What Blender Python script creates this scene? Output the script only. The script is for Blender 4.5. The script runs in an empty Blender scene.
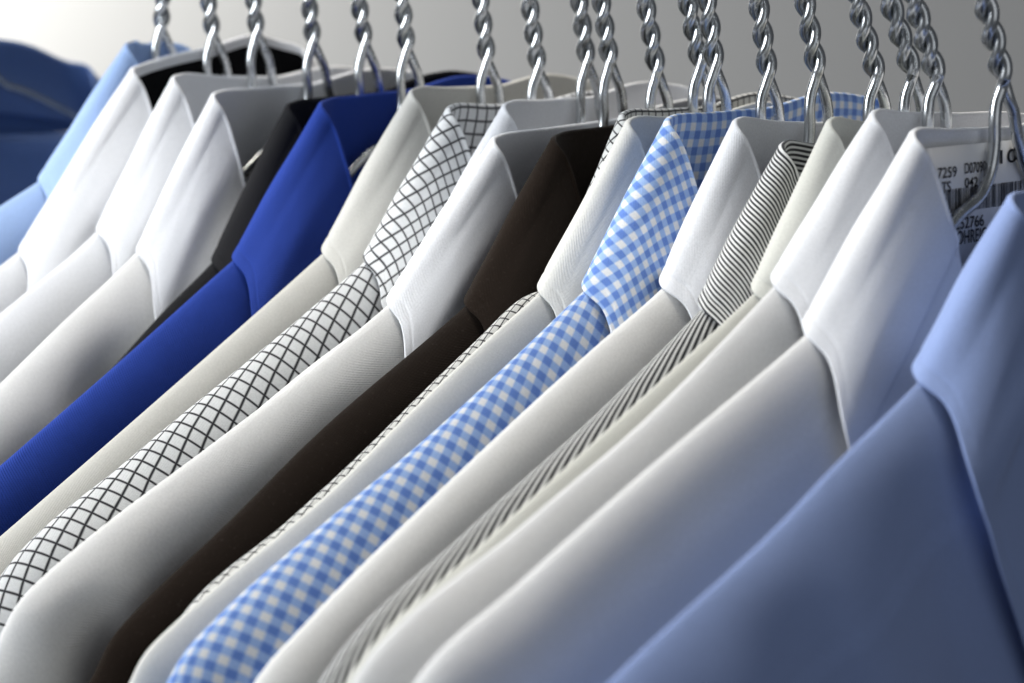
import bpy, math, random
from mathutils import Vector, Matrix, noise
random.seed(4)
C = bpy.context.scene.collection
SC = bpy.context.scene

# ------------------------------------------------------------------ camera
F = 2100.0
W, H = 1024, 683
RHO = math.radians(3.0)
BASE = Vector((0, 0, 1.6))
d1 = Vector((-2332, 413, F)).normalized()
p = math.atan((2332 * math.sin(RHO) + 413 * math.cos(RHO)) / F)
Zc = Vector((-math.sin(RHO) * math.cos(p), math.cos(RHO) * math.cos(p), -math.sin(p)))
Xc = -d1
Yc = Zc.cross(Xc)
if Yc.x < 0: Yc = -Yc
R = Matrix((Xc, Yc, Zc))                     # world = R @ (right, up, forward)
def ray(x, y): return R @ Vector((x - W / 2, H / 2 - y, F))
cam_d = bpy.data.cameras.new('camera'); cam = bpy.data.objects.new('camera', cam_d); C.objects.link(cam)
rt, up, fw = R.col[0], R.col[1], R.col[2]
cam.matrix_world = Matrix(((rt.x, up.x, -fw.x, BASE.x), (rt.y, up.y, -fw.y, BASE.y), (rt.z, up.z, -fw.z, BASE.z), (0, 0, 0, 1)))
cam_d.sensor_width = 36; cam_d.lens = F / W * 36
cam_d.clip_start = 0.02; cam_d.clip_end = 50
cam_d.dof.use_dof = True; cam_d.dof.focus_distance = 0.598; cam_d.dof.aperture_fstop = 11.0; cam_d.dof.aperture_blades = 7
SC.camera = cam

# where each hanger crosses the frame: foot of the twist, and its top edge
HANG = [((161, 30), (162, 0)), ((213, 37), (209, 0)), ((257, 35), (254, 0)), ((313, 43), (309, 0)), ((365, 45), (358, 0)),
        ((407, 50), (402, 0)), ((487, 60), (480, 0)), ((538, 68), (530, 0)), ((587, 63), (578, 0)), ((610, 63), (602, 0)),
        ((657, 72), (646, 0)), ((700, 65), (687, 0)), ((715, 66), (708, 0)), ((768, 75), (757, 0)), ((817, 72), (804, 0)),
        ((876, 75), (857, 0)), ((912, 73), (890, 0)), ((936, 75), (915, 0)), ((1003, 78), (983, 0))]
r14 = ray(768, 75) * (0.6 / F)
def rail_x(px):
    k = (px - W / 2) / F
    a = [R[i][0] - k * R[i][2] for i in range(3)]
    return -(a[1] * r14.y + a[2] * r14.z) / a[0]
hx = [rail_x(h[0][0]) for h in HANG]
lin = [hx[0] + (hx[-1] - hx[0]) * i / 18 for i in range(19)]
XS = [0.5 * a + 0.5 * b for a, b in zip(hx, lin)]
XS.append(XS[-1] + 0.031)
def on(pt, x):
    r = ray(*pt); return r * (x / r.x)          # world offset from BASE, on plane x

# ------------------------------------------------------------------ nodes
def mat(name):
    m = bpy.data.materials.new(name); m.use_nodes = True
    return m, m.node_tree.nodes, m.node_tree.links, m.node_tree.nodes['Principled BSDF']
def math_node(N, L, op, a, b=None, c=None):
    n = N.new('ShaderNodeMath'); n.operation = op
    for i, v in enumerate((a, b, c)):
        if v is None: continue
        if hasattr(v, 'is_output'): L.new(v, n.inputs[i])
        else: n.inputs[i].default_value = v
    return n.outputs[0]
def mixc(N, L, f, a, b):
    n = N.new('ShaderNodeMix'); n.data_type = 'RGBA'
    L.new(f, n.inputs[0]) if hasattr(f, 'is_output') else setattr(n.inputs[0], 'default_value', f)
    for s, v in ((n.inputs[6], a), (n.inputs[7], b)):
        if hasattr(v, 'is_output'): L.new(v, s)
        else: s.default_value = (*v, 1)
    return n.outputs[2]
def smoothline(N, L, coord, period, width, soft, off=0.0):
    """1 on a line of given width (metres), 0 away from it"""
    x = math_node(N, L, 'DIVIDE', coord, period); x = math_node(N, L, 'ADD', x, off)
    fr = math_node(N, L, 'FRACT', x)
    d = math_node(N, L, 'ABSOLUTE', math_node(N, L, 'SUBTRACT', fr, 0.5))      # 0 on the line
    mr = N.new('ShaderNodeMapRange'); mr.interpolation_type = 'SMOOTHSTEP'
    L.new(d, mr.inputs[0]); hw = width / period / 2; s = soft / period / 2
    mr.inputs[1].default_value = hw - s; mr.inputs[2].default_value = hw + s
    mr.inputs[3].default_value = 1; mr.inputs[4].default_value = 0
    return mr.outputs[0]
def cloth(name, col, pattern=None, rough=0.8, sheen=0.15, weave=0.00060, bump=0.8, fuzz=0.0, trans=0.0):
    m, N, L, B = mat(name)
    uv = N.new('ShaderNodeUVMap'); uv.uv_map = 'UVMap'
    sp = N.new('ShaderNodeSeparateXYZ'); L.new(uv.outputs[0], sp.inputs[0])
    # a woven cloth never lies on a perfectly straight grid
    nz = N.new('ShaderNodeTexNoise'); nz.inputs['Scale'].default_value = 45; L.new(uv.outputs[0], nz.inputs[0])
    wob = math_node(N, L, 'MULTIPLY', math_node(N, L, 'SUBTRACT', nz.outputs[0], 0.5), 0.0012)
    U = math_node(N, L, 'ADD', sp.outputs[0], wob); V = math_node(N, L, 'ADD', sp.outputs[1], wob)
    base = None
    if pattern == 'check':
        a = smoothline(N, L, U, 0.0043, 0.00072, 0.0005); b = smoothline(N, L, V, 0.0043, 0.00072, 0.0005)
        f = math_node(N, L, 'MAXIMUM', a, b)
        base = mixc(N, L, f, col, (0.02, 0.02, 0.025))
    elif pattern == 'small_check':
        a = smoothline(N, L, U, 0.0032, 0.00055, 0.0003); b = smoothline(N, L, V, 0.0032, 0.00055, 0.0003)
        base = mixc(N, L, math_node(N, L, 'MAXIMUM', a, b), col, (0.03, 0.03, 0.035))
    elif pattern == 'gingham':
        a = smoothline(N, L, U, 0.0047, 0.0024, 0.0006); b = smoothline(N, L, V, 0.0047, 0.0024, 0.0006)
        f = math_node(N, L, 'MULTIPLY', math_node(N, L, 'ADD', a, b), 0.5)
        cr = N.new('ShaderNodeValToRGB'); L.new(f, cr.inputs[0])
        cr.color_ramp.elements[0].color = (0.8, 0.81, 0.84, 1); cr.color_ramp.elements[1].color = (0.13, 0.25, 0.66, 1)
        e = cr.color_ramp.elements.new(0.5); e.color = (0.34, 0.50, 0.84, 1)
        base = cr.outputs[0]
    elif pattern == 'wide_stripe':
        a = smoothline(N, L, V, 0.0018, 0.00095, 0.0002)
        base = mixc(N, L, a, col, (0.025, 0.025, 0.03))
    elif pattern == 'stripe':
        a = smoothline(N, L, V, 0.00136, 0.00072, 0.0002)
        base = mixc(N, L, a, col, (0.025, 0.025, 0.03))
    n2 = N.new('ShaderNodeTexNoise'); n2.inputs['Scale'].default_value = 25; n2.inputs['Detail'].default_value = 4
    L.new(uv.outputs[0], n2.inputs[0])
    vr = N.new('ShaderNodeMapRange'); L.new(n2.outputs[0], vr.inputs[0])
    vr.inputs[1].default_value = 0.3; vr.inputs[2].default_value = 0.7; vr.inputs[3].default_value = 0.965; vr.inputs[4].default_value = 1.03
    hsv = N.new('ShaderNodeHueSaturation'); L.new(vr.outputs[0], hsv.inputs['Value'])
    if base is None: hsv.inputs['Color'].default_value = (*col, 1)
    else: L.new(base, hsv.inputs['Color'])
    ng = N.new('ShaderNodeTexNoise'); ng.inputs['Scale'].default_value = 1400; ng.inputs['Detail'].default_value = 2; L.new(uv.outputs[0], ng.inputs[0])
    mg = N.new('ShaderNodeMapRange'); L.new(ng.outputs[0], mg.inputs[0]); mg.inputs[1].default_value = 0.25; mg.inputs[2].default_value = 0.75; mg.inputs[3].default_value = 0.93; mg.inputs[4].default_value = 1.05
    h2 = N.new('ShaderNodeHueSaturation'); L.new(mg.outputs[0], h2.inputs['Value']); L.new(hsv.outputs[0], h2.inputs['Color'])
    out = h2.outputs[0]
    if fuzz:
        n3 = N.new('ShaderNodeTexNoise'); n3.inputs['Scale'].default_value = 900; n3.inputs['Detail'].default_value = 3; L.new(uv.outputs[0], n3.inputs[0])
        r3 = N.new('ShaderNodeMapRange'); L.new(n3.outputs[0], r3.inputs[0]); r3.inputs[1].default_value = 0.60; r3.inputs[2].default_value = 0.78
        r3.inputs[4].default_value = fuzz
        out = mixc(N, L, r3.outputs[0], out, (0.30, 0.25, 0.22))
    L.new(out, B.inputs['Base Color'])
    B.inputs['Roughness'].default_value = rough; B.inputs['Specular IOR Level'].default_value = 0.25 if max(col) > 0.25 else 0.06
    B.inputs['Sheen Weight'].default_value = sheen; B.inputs['Sheen Roughness'].default_value = 0.4
    # weave: warp x weft ridges, plus twill when asked for
    k = 2 * math.pi / weave
    if pattern == 'twill':
        s = math_node(N, L, 'SINE', math_node(N, L, 'MULTIPLY', math_node(N, L, 'ADD', U, math_node(N, L, 'MULTIPLY', V, 0.55)), 2 * math.pi / 0.0009))
        hgt = s
    else:
        su = math_node(N, L, 'SINE', math_node(N, L, 'MULTIPLY', U, k)); sv = math_node(N, L, 'SINE', math_node(N, L, 'MULTIPLY', V, k))
        hgt = math_node(N, L, 'MULTIPLY', su, sv)
    n4 = N.new('ShaderNodeTexNoise'); n4.inputs['Scale'].default_value = 300; n4.inputs['Detail'].default_value = 4; L.new(uv.outputs[0], n4.inputs[0])
    hgt = math_node(N, L, 'ADD', hgt, math_node(N, L, 'MULTIPLY', n4.outputs[0], 1.6))
    bp = N.new('ShaderNodeBump'); bp.inputs['Strength'].default_value = bump; bp.inputs['Distance'].default_value = 0.00012
    L.new(hgt, bp.inputs['Height'])
    n5 = N.new('ShaderNodeTexNoise'); n5.inputs['Scale'].default_value = 28; n5.inputs['Detail'].default_value = 2; L.new(uv.outputs[0], n5.inputs[0])
    b2 = N.new('ShaderNodeBump'); b2.inputs['Strength'].default_value = 0.5; b2.inputs['Distance'].default_value = 0.002
    L.new(n5.outputs[0], b2.inputs['Height']); L.new(bp.outputs[0], b2.inputs['Normal'])
    L.new(b2.outputs[0], B.inputs['Normal'])
    return m

M = {
    'white': cloth('white_cotton', (0.80, 0.81, 0.84)),
    'soft_lit_white': cloth('soft_lit_white_cotton', (0.81, 0.81, 0.81)),  # white cloth again, a weaker warm light tint put into the colour
    'warm_lit_white': cloth('warm_lit_white_cotton', (0.82, 0.815, 0.80)),  # white cloth for bodies, warm overhead light put into its colour
    'off_white': cloth('off_white_cotton', (0.64, 0.63, 0.59)),
    'cream': cloth('cream_cotton', (0.64, 0.64, 0.59)),
    'flannel': cloth('pale_grey_flannel', (0.65, 0.645, 0.61), fuzz=0.0, bump=0.6),
    'royal': cloth('royal_blue_twill', (0.008, 0.036, 0.26), 'twill', sheen=0.06, bump=0.7),
    'brown': cloth('dark_brown_flannel', (0.014, 0.0088, 0.006), fuzz=0.06, sheen=0.08, bump=0.8),
    'charcoal': cloth('charcoal_flannel', (0.018, 0.018, 0.020), sheen=0.03, bump=0.8),
    'black': cloth('black_lining', (0.006, 0.006, 0.007), sheen=0.0),
    'sky': cloth('sky_blue_cotton', (0.36, 0.51, 0.82)),
    'blue': cloth('light_blue_cotton', (0.27, 0.36, 0.64)),
    'navy': cloth('navy_cotton', (0.10, 0.18, 0.42)),
    'check': cloth('black_windowpane_check', (0.80, 0.81, 0.82), 'check'),
    'small_check': cloth('black_small_check', (0.74, 0.74, 0.72), 'small_check'),
    'gingham': cloth('blue_gingham', (0.8, 0.8, 0.8), 'gingham'),
    'stripe_body': cloth('charcoal_stripe_body', (0.80, 0.80, 0.79), 'wide_stripe'),
    'stripe': cloth('charcoal_stripe', (0.80, 0.80, 0.79), 'stripe'),
}
m, N, L, B = mat('galvanised_wire'); B.inputs['Metallic'].default_value = 1
tc = N.new('ShaderNodeTexCoord'); nn = N.new('ShaderNodeTexNoise'); nn.inputs['Scale'].default_value = 160; nn.inputs['Detail'].default_value = 4
L.new(tc.outputs['Object'], nn.inputs[0]); cr = N.new('ShaderNodeValToRGB'); L.new(nn.outputs[0], cr.inputs[0])
cr.color_ramp.elements[0].position = 0.3; cr.color_ramp.elements[0].color = (0.40, 0.42, 0.43, 1)
cr.color_ramp.elements[1].position = 0.7; cr.color_ramp.elements[1].color = (0.68, 0.69, 0.70, 1); L.new(cr.outputs[0], B.inputs['Base Color'])
mr = N.new('ShaderNodeMapRange'); L.new(nn.outputs[0], mr.inputs[0]); mr.inputs[3].default_value = 0.17; mr.inputs[4].default_value = 0.34; L.new(mr.outputs[0], B.inputs['Roughness'])
M['wire'] = m
m, N, L, B = mat('label_paper'); B.inputs['Base Color'].default_value = (0.88, 0.88, 0.88, 1); B.inputs['Roughness'].default_value = 0.6; M['paper'] = m
m, N, L, B = mat('label_ink'); B.inputs['Base Color'].default_value = (0.012, 0.012, 0.015, 1); B.inputs['Roughness'].default_value = 0.6; M['ink'] = m
m, N, L, B = mat('wall_paint'); B.inputs['Roughness'].default_value = 0.9
nn = N.new('ShaderNodeTexNoise'); nn.inputs['Scale'].default_value = 3; cr = N.new('ShaderNodeValToRGB'); L.new(nn.outputs[0], cr.inputs[0])
cr.color_ramp.elements[0].color = (0.36, 0.366, 0.375, 1); cr.color_ramp.elements[1].color = (0.40, 0.405, 0.412, 1); L.new(cr.outputs[0], B.inputs['Base Color']); M['wall'] = m

# ------------------------------------------------------------------ mesh helpers
def link(name, me, m, parent=None, smooth=True):
    if m: me.materials.append(m)
    if smooth: me.polygons.foreach_set('use_smooth', [True] * len(me.polygons))
    o = bpy.data.objects.new(name, me); C.objects.link(o)
    if parent: o.parent = parent
    return o
def catmull(pts, ts, t):
    """interpolate tuples pts at params ts (non-uniform, monotone)"""
    n = len(pts)
    i = 0
    while i < n - 2 and t > ts[i + 1]: i += 1
    t0, t1 = ts[i], ts[i + 1]; u = (t - t0) / (t1 - t0)
    def tan(k):
        if k == 0: return (pts[1] - pts[0]) / (ts[1] - ts[0])
        if k == n - 1: return (pts[-1] - pts[-2]) / (ts[-1] - ts[-2])
        a = (pts[k] - pts[k - 1]) / (ts[k] - ts[k - 1]); b = (pts[k + 1] - pts[k]) / (ts[k + 1] - ts[k])
        wa = ts[k + 1] - ts[k]; wb = ts[k] - ts[k - 1]
        return (a * wa + b * wb) / (wa + wb)
    m0, m1 = tan(i) * (t1 - t0), tan(i + 1) * (t1 - t0)
    u2, u3 = u * u, u * u * u
    return pts[i] * (2 * u3 - 3 * u2 + 1) + m0 * (u3 - 2 * u2 + u) + pts[i + 1] * (-2 * u3 + 3 * u2) + m1 * (u3 - u2)
def grid_mesh(name, P, uv, skip=None):
    """P[i][j] rows of points, uv the same; skip(i,j) drops faces"""
    ni, nj = len(P), len(P[0])
    verts = [P[i][j] for i in range(ni) for j in range(nj)]
    faces = []; fuv = []
    for i in range(ni - 1):
        for j in range(nj - 1):
            if skip and skip(i, j): continue
            q = ((i, j), (i + 1, j), (i + 1, j + 1), (i, j + 1))
            faces.append([a * nj + b for a, b in q]); fuv += [uv[a][b] for a, b in q]
    me = bpy.data.meshes.new(name); me.from_pydata(verts, [], faces)
    ul = me.uv_layers.new(name='UVMap')
    for k, t in enumerate(fuv): ul.data[k].uv = t
    me.update(); return me
def tube(name, paths, rad, parent=None, seg=12, m=None):
    verts = []; faces = []
    for pts in paths:
        n = len(pts); base = len(verts)
        T = [(pts[min(i + 1, n - 1)] - pts[max(i - 1, 0)]).normalized() for i in range(n)]
        a = Vector((1, 0, 0)) if abs(T[0].x) < 0.9 else Vector((0, 1, 0))
        nr = (a - T[0] * a.dot(T[0])).normalized()
        for i in range(n):
            nr = (nr - T[i] * nr.dot(T[i])).normalized(); b = T[i].cross(nr)
            for k in range(seg):
                an = 2 * math.pi * k / seg
                verts.append(pts[i] + (nr * math.cos(an) + b * math.sin(an)) * rad)
        for i in range(n - 1):
            for k in range(seg):
                k2 = (k + 1) % seg
                faces.append([base + i * seg + k, base + i * seg + k2, base + (i + 1) * seg + k2, base + (i + 1) * seg + k])
        faces.append([base + k for k in range(seg)][::-1]); faces.append([base + (n - 1) * seg + k for k in range(seg)])
    me = bpy.data.meshes.new(name); me.from_pydata(verts, [], faces); me.update()
    return link(name, me, m or M['wire'], parent)
def V(*a): return Vector(a)
def lerp(a, b, t): return a + (b - a) * t
def sstep(a, b, x):
    t = max(0, min(1, (x - a) / (b - a))); return t * t * (3 - 2 * t)

# ------------------------------------------------------------------ a shirt
def make_shirt(idx, x, gap_back, gap_front, spec):
    """x: distance of the shirt's plane along the rail; all measured points lie in that plane"""
    s = spec
    T = max(0.0055, min(0.0085, 0.5 * min(gap_back, gap_front) + 0.0005)); h = T / 2
    Pk = on(s['pk'], x); Cn = on(s['cn'], x); Lf = on(s['lf'], x); K = on(s['K'], x)
    O = V(x, (Pk.y + K.y) / 2, Pk.z)
    D = 0.35 * min(gap_front, 0.028); G = s.get('G', 0.008)
    def loc(q): return V(q.x - O.x, q.y - O.y, q.z - O.z)
    P, Cr, Le, Kk = loc(Pk), loc(Cn), loc(Lf), loc(K)
    dip = Kk.z - P.z
    root = bpy.data.objects.new(s['name'], None); C.objects.link(root); root.location = BASE + O; root.empty_display_size = 0.05
    root['label'] = s['label']; root['category'] = 'shirt'; root['group'] = s.get('group', 'shirts hanging in a row on the rail')
    seed = idx * 7.31
    rnd = random.Random(idx * 13 + 5)
    # ---- collar, side = -1 near, +1 far
    def side_curves(sd):
        yP = P.y; zP = P.z
        j = lambda a: (rnd.random() - 0.5) * 2 * a
        sag = -0.0012 + j(0.0008)
        zmid = zP + dip * 0.5 + sag
        zmid += s.get('mid', 0.0)
        zP -= 0.0010
        yP += 0.0021
        f = [V(-h, 0, zmid), V(-h - 0.0005, yP * 0.55, lerp(zP, zmid, 0.45) + 0.0002), V(-h * 0.95, yP + 0.0045 + 0.5 * h, zP), V(-h * 0.1, yP, zP - 0.0006),
             V(h * 0.6 + 0.08 * D, yP + 0.0012, zP - 0.0068), V(h + 0.32 * D + 0.15 * G, yP + 0.0045, zP - 0.0190), V(h + 0.75 * D + 0.35 * G, yP + 0.0125, zP - 0.044), V(h + D + 0.5 * G, yP * 0.34, zP - 0.080)]
        pt = s.get('pt', 1.0); dC = Cr - P; dL = Le - Cr; dL.normalize()
        e = [V(-h - 0.0028, 0, zmid - 0.046), V(-h - 0.0028, lerp(0, Cr.y, 0.55), lerp(zmid - 0.046, Cr.z, 0.55)), V(-h * 0.95 - 0.0014, Cr.y + 0.0060 + 0.45 * h, Cr.z - 0.0002), V(-h * 0.1, Cr.y + 0.0006, Cr.z - 0.0016),
             V(h * 0.65 + 0.0012 + 0.05 * D + 0.22 * G, Cr.y + dL.y * 0.0065, Cr.z + dL.z * 0.0065), V(h + 0.0024 + 0.30 * D + 0.60 * G, Cr.y + dL.y * 0.020, Cr.z + dL.z * 0.020),
             V(h + 0.0032 + 0.75 * D + 0.88 * G, Cr.y + dL.y * 0.048, Cr.z + dL.z * 0.048), V(h + 0.0036 + D + 0.98 * G, Cr.y + dL.y * 0.080 * pt, Cr.z + dL.z * 0.080 * pt)]
        for k in (4, 5, 6, 7):
            e[k].y -= 1.05 * (e[k].x - 0.002) * (0.5, 0.9, 1.0, 1.0)[k - 4]
            if k < 7: f[k].y -= 0.75 * (f[k].x - 0.001) * (0.2, 0.7, 1.0)[k - 4]
        if sd > 0:
            def mir(q, k):
                return V(q.x, -q.y, q.z + dip)
            f2 = [mir(q, k) for k, q in enumerate(f)]; e2 = [mir(q, k) for k, q in enumerate(e)]
            f2[0] = f[0].copy(); e2[0] = e[0].copy(); f2[1].z = lerp(zP + dip, zmid, 0.45) + s.get('arch', 0.003)
            f2[2].z += s.get('arch', 0.003) * 0.6
            e2[1].z = lerp(zmid - 0.046, Cr.z + dip, 0.55)
            return f2, e2
        return f, e
    ts = [0, 0.024, 0.040, 0.0475, 0.056, 0.070, 0.098, 0.135]
    st = []
    t = 0.0
    while t < 0.135:
        st.append(t); t += 0.0011 if 0.032 < t < 0.064 else 0.0028
    st.append(0.135)
    VL = [0.86 * k / 18 for k in range(18)] + [0.86 + 0.14 * k / 14 for k in range(15)]
    nvL, nvS = len(VL) - 1, 12
    rows = []; uvs = []
    fe = {}
    for sd in (1, -1): 
        rs = random.Random(idx * 13 + 5); rnd = rs; fe[sd] = side_curves(sd)
    seq = [(1, t) for t in reversed(st)] + [(-1, t) for t in st[1:]]
    foldpts = [catmull(fe[sd][0], ts, t) for sd, t in seq]
    edgepts = [catmull(fe[sd][1], ts, t) for sd, t in seq]
    n = len(seq); A0 = 0.0
    for i, (sd, t) in enumerate(seq):
        f = foldpts[i]; e = edgepts[i]
        tg = (foldpts[min(i + 1, n - 1)] - foldpts[max(i - 1, 0)])
        pl = V(tg.x, tg.y, 0)
        if pl.length < 1e-7: pl = V(0, 1, 0)
        pl.normalize()
        # walking from far front round the back to near front
        nrm = V(-pl.y, pl.x, 0); nrm = -nrm
        if i == 0: print('') if False else None
        ref = V(-1, 0, 0) if t < 0.03 else (V(1, 0, 0) if t > 0.064 else V(0, sd, 0))
        if nrm.dot(ref) < 0 and abs(nrm.dot(ref)) > 0.2: nrm = -nrm
        u = tg.normalized().cross(nrm)
        if u.z < 0: u = -u
        # stand
        hb = 0.034 * (1 - 0.25 * sstep(0.06, 0.13, t))
        spread = 0.016 * sstep(0.015, 0.0475, t) * (1 - 0.6 * sstep(0.0475, 0.1, t))
        base = f - V(0, 0, hb) + V(0, sd * spread, 0) if t < 0.06 else f - V(0, 0, hb * lerp(1, 0.9, sstep(.06, .13, t))) + V(0, sd * spread, 0)
        base.x *= 0.9
        rr = 0.0009 - 0.0004 * sstep(0.045, 0.062, t)
        row = []
        for k in range(nvS):
            v = k / nvS
            q = lerp(base, f - u * rr, v); row.append(q + nrm * 0.0004 * math.sin(math.pi * v))
        for k in range(1, 6):                                   # roll over the fold
            a = math.pi * k / 6
            row.append(f - u * rr + nrm * rr * (1 - math.cos(a)) + u * rr * math.sin(a))
        leaf0 = f - u * rr + nrm * 2 * rr
        LL = (e - leaf0).length
        wr = 0.0006 * noise.noise(V(t * 40 + seed, sd * 3, seed))
        if i: A0 += (e - edgepts[i - 1]).length
        for k in range(nvL + 1):
            v = VL[k]
            q = lerp(leaf0, e, v)
            bul = 0.0026 * math.sin(math.pi * min(1, v * 1.02)) * (1 - 0.3 * v)
            q = q + nrm * bul * (1 - 0.85 * sstep(.03, .044, t) * (1 - sstep(.052, .075, t)))
            q += u * bul * 0.12 * sstep(0.035, 0.0475, t) * (1 - sstep(0.052, 0.075, t))
            q += nrm * (noise.noise(V(t * 60 + seed, v * 2.2, sd * 5)) * 0.0008 * math.sin(math.pi * v) + wr * v)
            dist = (1 - v) * LL
            q -= nrm * 0.00032 * math.exp(-((dist - 0.0042) / 0.0006) ** 2) * (1 + 0.35 * math.sin(A0 * 2600))     # stitched seam
            row.append(q)
        rows.append(row)
    # uv by arc length, u zero at the near corner
    ic = min(range(n), key=lambda i: abs(seq[i][1] - 0.0475) + (10 if seq[i][0] > 0 else 0))
    nj = len(rows[0]); A = [[0.0] * nj for _ in range(n)]; Bv = [[0.0] * nj for _ in range(n)]
    for j in range(nj):
        for i in range(ic + 1, n): A[i][j] = A[i - 1][j] + (rows[i][j] - rows[i - 1][j]).length
        for i in range(ic - 1, -1, -1): A[i][j] = A[i + 1][j] - (rows[i][j] - rows[i + 1][j]).length
    jf = nvS + 3
    for i in range(n):
        for j in range(jf + 1, nj): Bv[i][j] = Bv[i][j - 1] + (rows[i][j] - rows[i][j - 1]).length
        for j in range(jf - 1, -1, -1): Bv[i][j] = Bv[i][j + 1] - (rows[i][j] - rows[i][j + 1]).length
    def shear(i, j): return 0.5 * sstep(0.02, 0.0475, seq[i][1]) * -seq[i][0] * Bv[i][j] if j > jf else 0.0
    uvs = [[(A[i][jf] * 0.55 + A[i][j] * 0.45 + shear(i, j), Bv[i][j]) for j in range(nj)] for i in range(n)]
    col = link('collar', grid_mesh('collar', rows, uvs), M[s['m']], root)
    if s.get('lining'):
        col.data.materials.append(M[s['lining']])
        for pg in col.data.polygons:
            if (pg.index % (nj - 1)) < nvS - 1: pg.material_index = 1
    so = col.modifiers.new('thickness', 'SOLIDIFY'); so.thickness = 0.0007; so.offset = 0
    col.modifiers.new('smooth', 'SUBSURF').render_levels = 1; col.modifiers['smooth'].levels = 1
    # ---- body
    Nn = V(0, P.y - 0.016, 0)
    rp = [loc(on(q, x)) for q in s['ridge']]
    sl = (rp[0].z - Cr.z) / (rp[0].y - Cr.y)
    Nn.z = max((Cr.z - 0.0022) + (Nn.y - Cr.y) * min(0.45, sl), P.z - 0.034)
    hy = s['hy'] - O.y
    ctrl = [V(0, Nn.y, Nn.z), V(0, Cr.y, Cr.z - 0.0022)] + [V(0, q.y, q.z) for q in rp]
    ctrl = [c for k, c in enumerate(ctrl) if k == 0 or c.y < ctrl[k - 1].y - 0.002]
    tipy = hy - 0.222
    a, b = ctrl[-2], ctrl[-1]; dr = (b - a).normalized()
    if b.y > tipy + 0.012:
        if (abs(b.y - a.y)) < 0.02: dr = (b - ctrl[1]).normalized()
        dr = V(0, -1, -min(0.50, max(0.36, dr.z / dr.y))).normalized()
        k = (b.y - tipy) / -dr.y; ctrl.append(b + dr * k)
    tip = ctrl[-1]
    ctrl += [tip + V(0, -0.010, -0.010), tip + V(0, -0.016, -0.026), tip + V(0, -0.022, -0.06), tip + V(0, -0.030, -0.12), tip + V(0, -0.045, -0.26)]
    acc = [0.0]
    for k in range(1, len(ctrl)): acc.append(acc[-1] + (ctrl[k] - ctrl[k - 1]).length)
    near = []; ln = acc[-1]; ns = 84
    for k in range(ns + 1):
        near.append(catmull(ctrl, acc, ln * k / ns))
    far = [V(0, -q.y, q.z + dip) for q in near]
    stations = []                                   # (back top, front top, is_neck, arc)
    for k in range(ns, -1, -1): stations.append((near[k], near[k], False, -ln * k / ns))
    nk = 15
    for k in range(1, nk):
        tt = k / nk; y = lerp(near[0].y, far[0].y, tt)
        zb = lerp(near[0].z, far[0].z, tt) - 0.004 * math.sin(math.pi * tt)
        zf = lerp(near[0].z, far[0].z, tt) - 0.072 * (1 - abs(2 * tt - 1) ** 1.4)
        stations.append((V(0, y, zb), V(0, y, zf), True, y - near[0].y))
    w = far[0].y - near[0].y
    for k in range(ns + 1): stations.append((far[k], far[k], False, ln * k / ns))
    Q = V(0, 0, P.z - 0.42)
    depth = [0.0, 0.004, 0.009, 0.016, 0.026, 0.038, 0.052, 0.068, 0.086, 0.11, 0.14, 0.18, 0.23, 0.30]
    al = -math.radians(s.get('grain', 19)); ca, sa = math.cos(al), math.sin(al)
    ar = s.get('round', 0.014)
    thetas = [-90, -75, -60, -45, -30, -15, 0, 15, 30, 45, 60, 75, 90]
    rows = []; uvs = []
    tiparc = -ln * 0.0
    for (bt, ft, neck, arc) in stations:
        row = []; uv = []
        def put(top, down, xx, sgn, bq):
            dirn = (Q - top); L0 = dirn.length; dirn.normalize()
            dd = min(down, L0 * 0.9)
            q = top + dirn * dd
            amp = sstep(0.0, 0.03, dd)
            far_t = sstep(0.12, 0.2, abs(arc)) * 1.0
            n1 = noise.noise(V(q.y * 14 + seed, q.z * 9, sgn * 3.1 + seed))
            n2 = noise.noise(V(q.y * 38 + q.z * 22 + seed, q.z * 8, sgn * 7 + seed))
            neck_d = abs(arc) - abs(Cr.y - Nn.y) if not neck else 0.0
            near_neck = 1 - sstep(0.0, 0.075, neck_d)
            xx += G * (1 - math.exp(-max(0, dd - 0.001) / 0.021))
            if sgn > 0: xx = xx + s.get('bump', 0.85) * D * sstep(0.004, 0.060, dd) * near_neck
            wob = amp * (0.0014 * n1 + 0.0008 * n2 * (1 + 2.2 * far_t)) * s.get('wr', 1.0)
            if sgn > 0:
                for (a0, wd, am, sl_) in s.get('folds', ()):
                    wob += am * math.exp(-((arc - a0 + sl_ * dd) / wd) ** 2) * sstep(0.004, 0.035, dd)
            q.x = xx + (0.055 if sgn > 0 else 0.035) * dd + wob
            row.append(q); vv = bq
            uv.append(((arc) * ca + vv * sa, -arc * sa + vv * ca))
        for dpt in reversed(depth[1:]): put(bt, dpt + ar, -h, -1, -(dpt + ar))
        for th in thetas:
            a = math.radians(th); top = bt if th < 0 else ft
            if neck: put(top, ar * abs(math.sin(a)) * 0.3 if th else 0, (-h if th < 0 else h), -1 if th < 0 else 1, a * ar * .8)
            else: put(top, ar * (1 - math.cos(a)), h * math.sin(a), -1 if th < 0 else 1, a * ar * .8)
        for dpt in depth[1:]: put(ft, dpt + ar, h, 1, dpt + ar)
        rows.append(row); uvs.append(uv)
    mid = len(depth) - 1 + 5                          # face strip from theta -15 to 0
    nb = ns + 1
    def skip(i, j): return j == mid and (nb <= i < nb + nk - 2 or i == nb - 1 or i == nb + nk - 2)
    body = link('body', grid_mesh('body', rows, uvs, skip), M[s.get('mb', s['m'])], root)
    body.modifiers.new('smooth', 'SUBSURF').render_levels = 1; body.modifiers['smooth'].levels = 1
    return root, O, h, P

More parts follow.
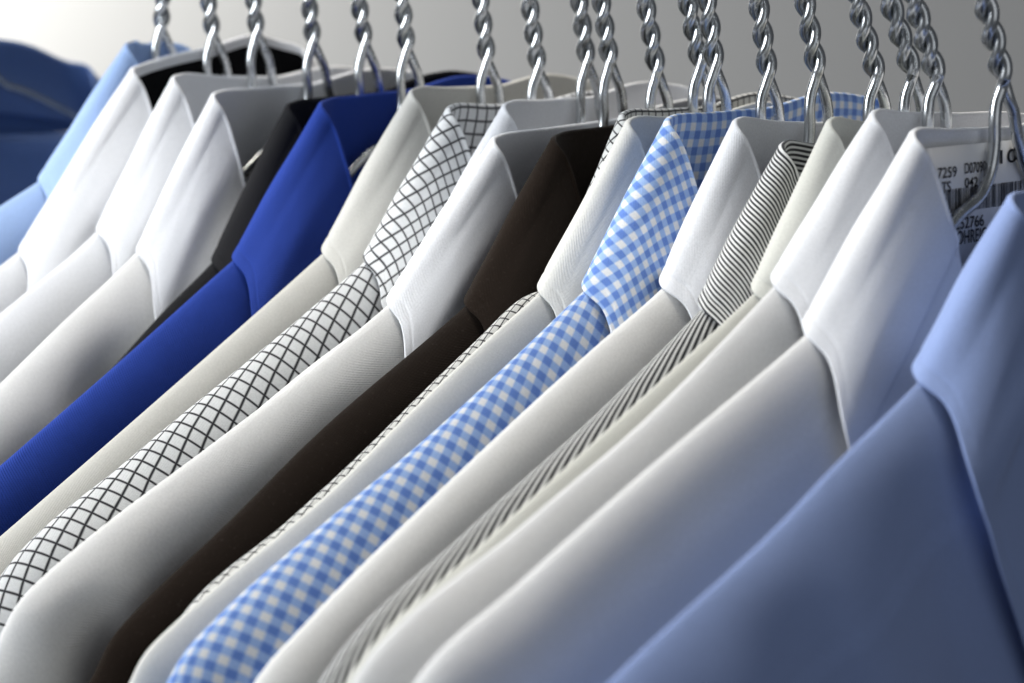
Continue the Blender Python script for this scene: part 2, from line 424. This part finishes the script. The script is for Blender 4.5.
# ------------------------------------------------------------------ the row, from the far left to the near right
S = [
 dict(name='dress_shirt', m='sky', label='sky blue shirt at the far left end of the row behind the black-lined one', pk=(124, 42), cn=(37, 176), lf=(44, 212), K=(190, 42), ridge=[(0, 206), (-60, 250)]),
 dict(name='dress_shirt', m='white', lining='black', label='white shirt with black lining inside its collar', pk=(130, 66), cn=(17, 246), lf=(24, 278), K=(304, 42), ridge=[(0, 266), (-60, 310)], arch=0.004, mid=0.004),
 dict(name='dress_shirt', m='white', label='white shirt between the black-lined one and the white one beside charcoal', pk=(171, 75), cn=(95, 226), lf=(114, 270), K=(390, 70), ridge=[(0, 314), (-60, 365)]),
 dict(name='dress_shirt', m='white', mb='warm_lit_white', label='white shirt with creased shoulder directly behind the charcoal shirt', pk=(211, 92), cn=(135, 247), lf=(160, 315), K=(425, 70), ridge=[(60, 325), (0, 384)], wr=2.2, folds=[(-0.050, 0.008, -0.0014, 0.5), (-0.078, 0.007, 0.0014, 0.3)]),
 dict(name='flannel_shirt', m='charcoal', label='charcoal flannel shirt, mostly hidden behind the royal blue one', pk=(286, 103), cn=(211, 257), lf=(220, 285), K=(488, 72), ridge=[(165, 310), (116, 364), (0, 476)]),
 dict(name='twill_shirt', m='royal', label='royal blue twill shirt', pk=(319, 101), cn=(231, 255), lf=(252, 312), K=(517, 78), ridge=[(116, 365), (0, 466)], grain=10),
 dict(name='dress_shirt', m='off_white', label='off-white shirt between the royal blue and the windowpane check shirts', pk=(410, 89), cn=(321, 248), lf=(335, 292), K=(600, 78), ridge=[(123, 430), (0, 537)]),
 dict(name='checked_shirt', m='check', label='white shirt with black windowpane check and a wide visible collar', pk=(447, 106), cn=(363, 256), lf=(375, 302), K=(645, 95), ridge=[(300, 318), (134, 455), (0, 577)]),
 dict(name='dress_shirt', m='white', mb='warm_lit_white', label='white shirt nearly hidden, only its collar top shows behind another white one', pk=(503, 103), cn=(400, 290), lf=(415, 340), K=(694, 84), ridge=[(310, 366), (222, 440), (60, 585)]),
 dict(name='dress_shirt', m='white', mb='warm_lit_white', label='white shirt with wide grey front just behind the dark brown one', pk=(492, 137), cn=(386, 299), lf=(400, 362), K=(752, 98), ridge=[(300, 377), (216, 441), (70, 553), (37, 582), (14, 607), (0, 638)], wr=1.6, folds=[(-0.150, 0.006, 0.0028, 0.5), (-0.168, 0.005, -0.0028, 0.4), (-0.183, 0.006, 0.003, 0.2)]),
 dict(name='flannel_shirt', m='brown', label='dark brown flannel shirt', pk=(553, 136), cn=(464, 300), lf=(477, 334), K=(795, 98), ridge=[(311, 440), (231, 520), (135, 612), (110, 640), (96, 672)]),
 dict(name='checked_shirt', m='small_check', label='shirt with small black check showing as a thin strip above pale grey', pk=(621, 112), cn=(556, 276), lf=(558, 318), K=(806, 96), ridge=[(524, 296), (480, 337), (430, 385), (356, 458), (290, 519), (180, 618)]),
 dict(name='flannel_shirt', m='flannel', label='pale grey flannel shirt between thin small check and blue gingham', pk=(627, 119), cn=(538, 286), lf=(548, 325), K=(818, 106), ridge=[(490, 337), (398, 424), (340, 482), (165, 632), (142, 655), (130, 683)]),
 dict(name='gingham_shirt', m='gingham', label='blue and white gingham shirt', pk=(667, 118), cn=(582, 285), lf=(606, 345), K=(888, 96), ridge=[(408, 454), (340, 510), (205, 630), (182, 655), (168, 683)]),
 dict(name='dress_shirt', m='white', mb='warm_lit_white', label='white shirt between the blue gingham and the grey striped shirts', pk=(735, 120), cn=(661, 282), lf=(682, 325), arch=0.0, K=(950, 119), ridge=[(600, 343), (479, 454), (300, 630), (262, 672)], grain=15),
 dict(name='striped_shirt', m='stripe', mb='stripe_body', label='grey and white narrow striped shirt', pk=(782, 144), cn=(700, 303), lf=(712, 336), arch=0.0, K=(960, 136), ridge=[(600, 411), (470, 528), (322, 678)], grain=18),
 dict(name='dress_shirt', m='cream', label='cream shirt, a narrow band directly in front of the striped one', pk=(829, 120), cn=(752, 287), lf=(762, 308), arch=0.0, K=(1005, 117), ridge=[(600, 436), (480, 546), (350, 676)]),
 dict(name='dress_shirt', m='white', mb='soft_lit_white', label='white shirt between the cream one and the white one with the barcode label', pk=(873, 112), cn=(772, 280), lf=(792, 342), arch=0.0, K=(1060, 108), ridge=[(640, 424), (520, 527), (352, 682)], wr=0.6),
 dict(name='dress_shirt', m='white', mb='soft_lit_white', label='white shirt with a printed barcode label inside its collar', pk=(914, 132), cn=(804, 328), lf=(831, 455), K=(1135, 112), ridge=[(640, 476), (520, 583), (416, 682)], wr=0.6),
 dict(name='dress_shirt', m='blue', label='light blue shirt nearest the camera at the right edge', pk=(1013, 198), cn=(917, 374), lf=(1008, 683), K=(1240, 178), ridge=[(820, 480), (799, 503), (608, 683)], wr=2.2, round=0.024, bump=0.45, G=0.011, pt=1.3, folds=[(-0.075, 0.012, 0.0035, 0.35), (-0.045, 0.009, -0.003, 0.25), (-0.125, 0.016, 0.003, 0.4), (-0.020, 0.008, 0.003, 0.15)]),
]
# ------------------------------------------------------------------ hangers
RAILZ = r14.z + 0.125
def make_hanger(i, x, foot, top, label, sp=None):
    fo = on(foot, x); tp = on(top, x)
    O = fo.copy()
    sp = sp or S[i]; rl = [on(q, x) for q in [sp['cn']] + sp['ridge']]; Pk = on(sp['pk'], x); K = on(sp['K'], x)
    def rz(y):
        for a, b in zip(rl, rl[1:]):
            if y >= b.y: break
        return a.z + (b.z - a.z) * (y - a.y) / (b.y - a.y)
    def inside(yl, sd):                       # 11 mm under the shirt's shoulder line
        y = O.y + yl
        if sd > 0: return V(0, yl, rz(Pk.y + K.y - y) + K.z - Pk.z - 0.013 - O.z)
        return V(0, yl, rz(y) - 0.013 - O.z)
    root = bpy.data.objects.new('wire_hanger', None); C.objects.link(root); root.location = BASE + O; root.empty_display_size = 0.03
    root['label'] = label; root['category'] = 'hanger'; root['group'] = 'wire hangers on the rail'
    ax = (tp - fo).normalized()
    r = 0.00164; hr = 0.00156; per = 0.0163 * random.Random(i + 40).uniform(0.96, 1.04)
    Ltw = 0.052
    rd = random.Random(i * 3 + 1)
    ph0 = math.radians(-48 - 90) + rd.uniform(-0.15, 0.15)
    bend = rd.uniform(-0.0006, 0.0006)
    ex = V(1, 0, 0); ey = ax.cross(ex).normalized()
    if ey.y < 0: ey = -ey
    paths = []
    for k in range(2):
        pts = []
        n = 120
        # shoulder wire + leg: one wire goes to each side
        sd = -1 if k == 0 else 1
        dv = 0.0 if sd < 0 else (0.0050 if i == 18 else 0.0022)
        leg = [inside(sd * 0.185, sd), inside(sd * 0.12, sd), inside(sd * 0.075, sd), lerp(inside(sd * 0.042, sd), V(0, sd * 0.042, -0.044), 0.6), V(0, sd * 0.0210, -0.0325), V(0, sd * 0.0110 + dv, -0.0292), V(0, sd * 0.0060 + dv, -0.0235),
               V(0, sd * 0.0041 + dv * 0.7, -0.0165), V(0, sd * 0.0040 + dv * 0.3, -0.0095), V(0, sd * 0.0032, -0.0060), V(0, 0, -0.003)]
        # at the twist foot the wires cross in front of / behind each other
        st0 = V(0, 0, 0) + ex * hr * math.cos(ph0 + math.pi * k + math.pi / 2) + ey * hr * math.sin(ph0 + math.pi * k + math.pi / 2)
        leg[-1] = lerp(leg[-2], st0, 0.56)
        tsx = [0.0]
        for a in range(1, len(leg)): tsx.append(tsx[-1] + (leg[a] - leg[a - 1]).length)
        nl = 70
        for a in range(nl): 
            u = a / nl; u = 1 - (1 - u) ** 1.8
            pts.append(catmull(leg, tsx, tsx[-1] * u))
        for a in range(n):
            z = Ltw * a / n; an = ph0 + math.pi * k + math.pi / 2 + 2 * math.pi * z / per
            hh = hr
            pts.append(ax * z + ex * hh * math.cos(an) + ey * (hh * math.sin(an) + bend * math.sin(z / Ltw * math.pi)))
        paths.append(pts)
    tw = tube('twisted_wire', paths, r, root)
    # the hook over the rail
    e0 = ax * Ltw; zr = RAILZ - O.z
    yc = e0.y; pts = [ax * (Ltw - 0.006), e0]
    hk = 0.0215
    pts.append(V(0, e0.y, lerp(e0.z, zr, 0.4)))
    for a in range(0, 13):
        an = math.radians(-35 + 230 * a / 12)
        pts.append(V(0, e0.y - hk * 0.0 + hk * math.cos(an) - hk * 0.55, zr + hk * math.sin(an) - 0.004))
    ts_ = [0.0]
    for a in range(1, len(pts)): ts_.append(ts_[-1] + (pts[a] - pts[a - 1]).length)
    tube('hook', [[catmull(pts, ts_, ts_[-1] * a / 80) for a in range(81)]], 0.0019, root)
    return root, e0.y + O.y - hk * 0.55
SHORT = ['sky blue shirt', 'white shirt lined in black', 'second white shirt from the left', 'white shirt behind the charcoal one', 'charcoal flannel shirt', 'royal blue shirt',
         'off-white shirt beside the royal blue one', 'windowpane check shirt', 'nearly hidden white shirt right of the windowpane check', 'white shirt behind the brown one', 'dark brown shirt',
         'thin strip of small check shirt', 'pale grey flannel shirt', 'blue gingham shirt', 'white shirt in front of the gingham', 'grey striped shirt', 'cream shirt', 'white shirt in front of the cream one',
         'white shirt with the barcode label']
rail_y = []
for i, (fo, tp) in enumerate(HANG):
    S[i]['hy'] = on(fo, XS[i]).y
    _, ry = make_hanger(i, XS[i], fo, tp, 'twisted silver wire hanger holding the ' + SHORT[i]); rail_y.append(ry)
S[19]['hy'] = S[18]['hy'] - 0.002
info = []
for i, s in enumerate(S):
    gb = XS[i] - XS[i - 1] if i else 0.02; gf = XS[i + 1] - XS[i] if i < 19 else 0.03
    info.append(make_shirt(i, XS[i], gb, gf, s))

# the far navy shirt on the same rail, well behind the row
far_spec = dict(name='dress_shirt', m='navy', label='blurred navy blue shirt set apart behind the row at the far left', pk=(-150, 34), cn=(-190, 122), lf=(-182, 152), K=(90, 62), ridge=[(-260, 190), (-320, 235)], arch=0.003, mid=0.006)
xf = XS[0] - 0.17
far_spec['hy'] = on((-28, 20), xf).y
make_hanger(31, xf, (-28, 22), (-29, 2), 'blurred wire hanger seen inside the navy blue collar at the far left', far_spec)
make_shirt(31, xf, 0.03, 0.03, far_spec)

# ------------------------------------------------------------------ the printed label inside the nearest white collar
root, O, h, P = info[18]
xl = -h + 0.0016
def inl(px, py, dx=0.0):
    q = on((px, py), O.x + xl + dx); return q - O
def text(body, p0, hpx, wpx, name='printed_text'):
    """p0 = left foot of the line in the picture's terms, size from its height there"""
    a = inl(*p0, 0.0004); t = inl(p0[0], p0[1] - hpx, 0.0004); b = inl(p0[0] + wpx, p0[1], 0.0004)
    cu = bpy.data.curves.new(name, 'FONT'); cu.body = body; cu.size = 1; cu.offset = 0.012
    o = bpy.data.objects.new(name, cu); C.objects.link(o)
    dg = bpy.context.evaluated_depsgraph_get(); me = bpy.data.meshes.new_from_object(o.evaluated_get(dg)); bpy.data.objects.remove(o)
    xs = [v.co.x for v in me.vertices]; ys = [v.co.y for v in me.vertices]
    wx = max(xs) - min(xs); hy_ = max(ys) - min(ys)
    W_ = b.y - a.y; Hh = t.z - a.z
    for v in me.vertices:
        v.co = V(a.x, a.y + (v.co.x - min(xs)) / wx * W_, a.z + (v.co.y - min(ys)) / hy_ * Hh + (v.co.x - min(xs)) / wx * W_ * -0.10)
    return link(name, me, M['ink'], lab, smooth=False)
# paper strip
yz = [inl(926, 158), inl(1075, 120), inl(1075, 225), inl(926, 262)]
ya, yb = yz[0].y, inl(1080, 150).y; z1 = inl(940, 160).z + 0.004; z0 = inl(950, 262).z
vs = []; fs = []; n = 24
for k in range(n + 1):
    y = lerp(ya, yb, k / n); tl = -0.10 * (y - ya)
    vs += [V(xl, y, z1 + tl), V(xl, y, z0 + tl)]
for k in range(n): fs.append([2 * k, 2 * k + 1, 2 * k + 3, 2 * k + 2])
me = bpy.data.meshes.new('paper_label'); me.from_pydata(vs, [], fs); me.update()
lab = link('paper_label', me, M['paper'], root); sm = lab.modifiers.new('thickness', 'SOLIDIFY'); sm.thickness = 0.0002; sm.offset = 0
text('7259', (938, 179), 11, 19); text('D07090', (965, 174), 11, 21); text('10', (1000, 164), 14, 17)
text('TS', (942, 193), 11, 9); text('042', (965, 188), 10, 13)
text('9252766', (950, 231), 12, 34); text('ROHREIC', (952, 246), 14, 35)
vs = []; fs = []; rb = random.Random(9)
a = inl(944, 214, 0.0004); y = a.y; yend = inl(1040, 190, 0.0004).y; hb = 0.0062
while y < yend:
    wv = rb.choice((0.00022, 0.00036, 0.0006)); gp = rb.choice((0.0003, 0.0004, 0.0006))
    tl = -0.10 * (y - a.y); b = len(vs)
    vs += [V(a.x, y, a.z + tl), V(a.x, y + wv, a.z + tl), V(a.x, y + wv, a.z + tl + hb), V(a.x, y, a.z + tl + hb)]
    fs.append([b, b + 1, b + 2, b + 3]); y += wv + gp
me = bpy.data.meshes.new('barcode'); me.from_pydata(vs, [], fs); me.update(); link('barcode', me, M['ink'], lab, smooth=False)

# ------------------------------------------------------------------ rail
ry = sum(rail_y) / len(rail_y)
n = 40
pts = [BASE + V(lerp(XS[0] - 0.35, XS[-1] + 0.12, k / n), ry, RAILZ - 0.004) for k in range(n + 1)]
o = tube('clothes_rail', [pts], 0.0145, None, 32)
o['label'] = 'round steel clothes rail carrying all the hangers above the frame'; o['category'] = 'rail'

# ------------------------------------------------------------------ wall behind
fh = V(fw.x, fw.y, 0).normalized(); rh = V(rt.x, rt.y, 0).normalized()
wc = V(BASE.x, BASE.y, 0) + fh * 2.2
vs = [wc - rh * 2.5, wc + rh * 2.5, wc + rh * 2.5 + V(0, 0, 3), wc - rh * 2.5 + V(0, 0, 3)]
me = bpy.data.meshes.new('back_wall'); me.from_pydata([v - fh * 0 for v in vs] + [v + fh * 0.1 for v in vs], [], [[0, 1, 2, 3], [5, 4, 7, 6], [0, 3, 7, 4], [1, 5, 6, 2], [3, 2, 6, 7], [0, 4, 5, 1]]); me.update()
o = link('back_wall', me, M['wall'], None, smooth=False); o['kind'] = 'structure'

# ------------------------------------------------------------------ light
def area(name, loc, target, size, power, col, sy=None):
    d = bpy.data.lights.new(name, 'AREA'); d.energy = power; d.color = col; d.size = size
    if sy: d.shape = 'RECTANGLE'; d.size_y = sy
    o = bpy.data.objects.new(name, d); C.objects.link(o); o.location = loc
    o.rotation_euler = (target - loc).to_track_quat('-Z', 'Y').to_euler(); return o
ctr = BASE + fw * 0.6
L1 = ctr - rh * 0.85 - fh * 0.30 + V(0, 0, 0.55)
area('window_light', L1, ctr, 0.45, 16.5, (0.90, 0.95, 1.0), 0.6)
L2 = ctr - rh * 0.25 + fh * 0.35 + V(0, 0, 1.1)
area('ceiling_lamp', L2, ctr, 0.22, 15.5, (1.0, 0.935, 0.83))
L3 = wc - rh * 0.85 - fh * 0.5 + V(0, 0, 1.85)
area('wall_lamp', L3, wc - rh * 0.9 + V(0, 0, 1.5), 0.3, 24, (1.0, 0.97, 0.90))
area('front_fill', ctr + V(1.3, -0.35, 0.25), ctr, 1.1, 2.3, (0.93, 0.96, 1.0))  # added fill to lift the shirt fronts, not a fixture of the room
w = bpy.data.worlds.new('World'); SC.world = w; w.use_nodes = True
bg = w.node_tree.nodes['Background']; bg.inputs[0].default_value = (0.85, 0.91, 1.0, 1); bg.inputs[1].default_value = 0.10
SC.view_settings.view_transform = 'Standard'; SC.view_settings.look = 'None'; SC.view_settings.gamma = 1; SC.view_settings.exposure = 0
SC.render.engine = 'CYCLES'
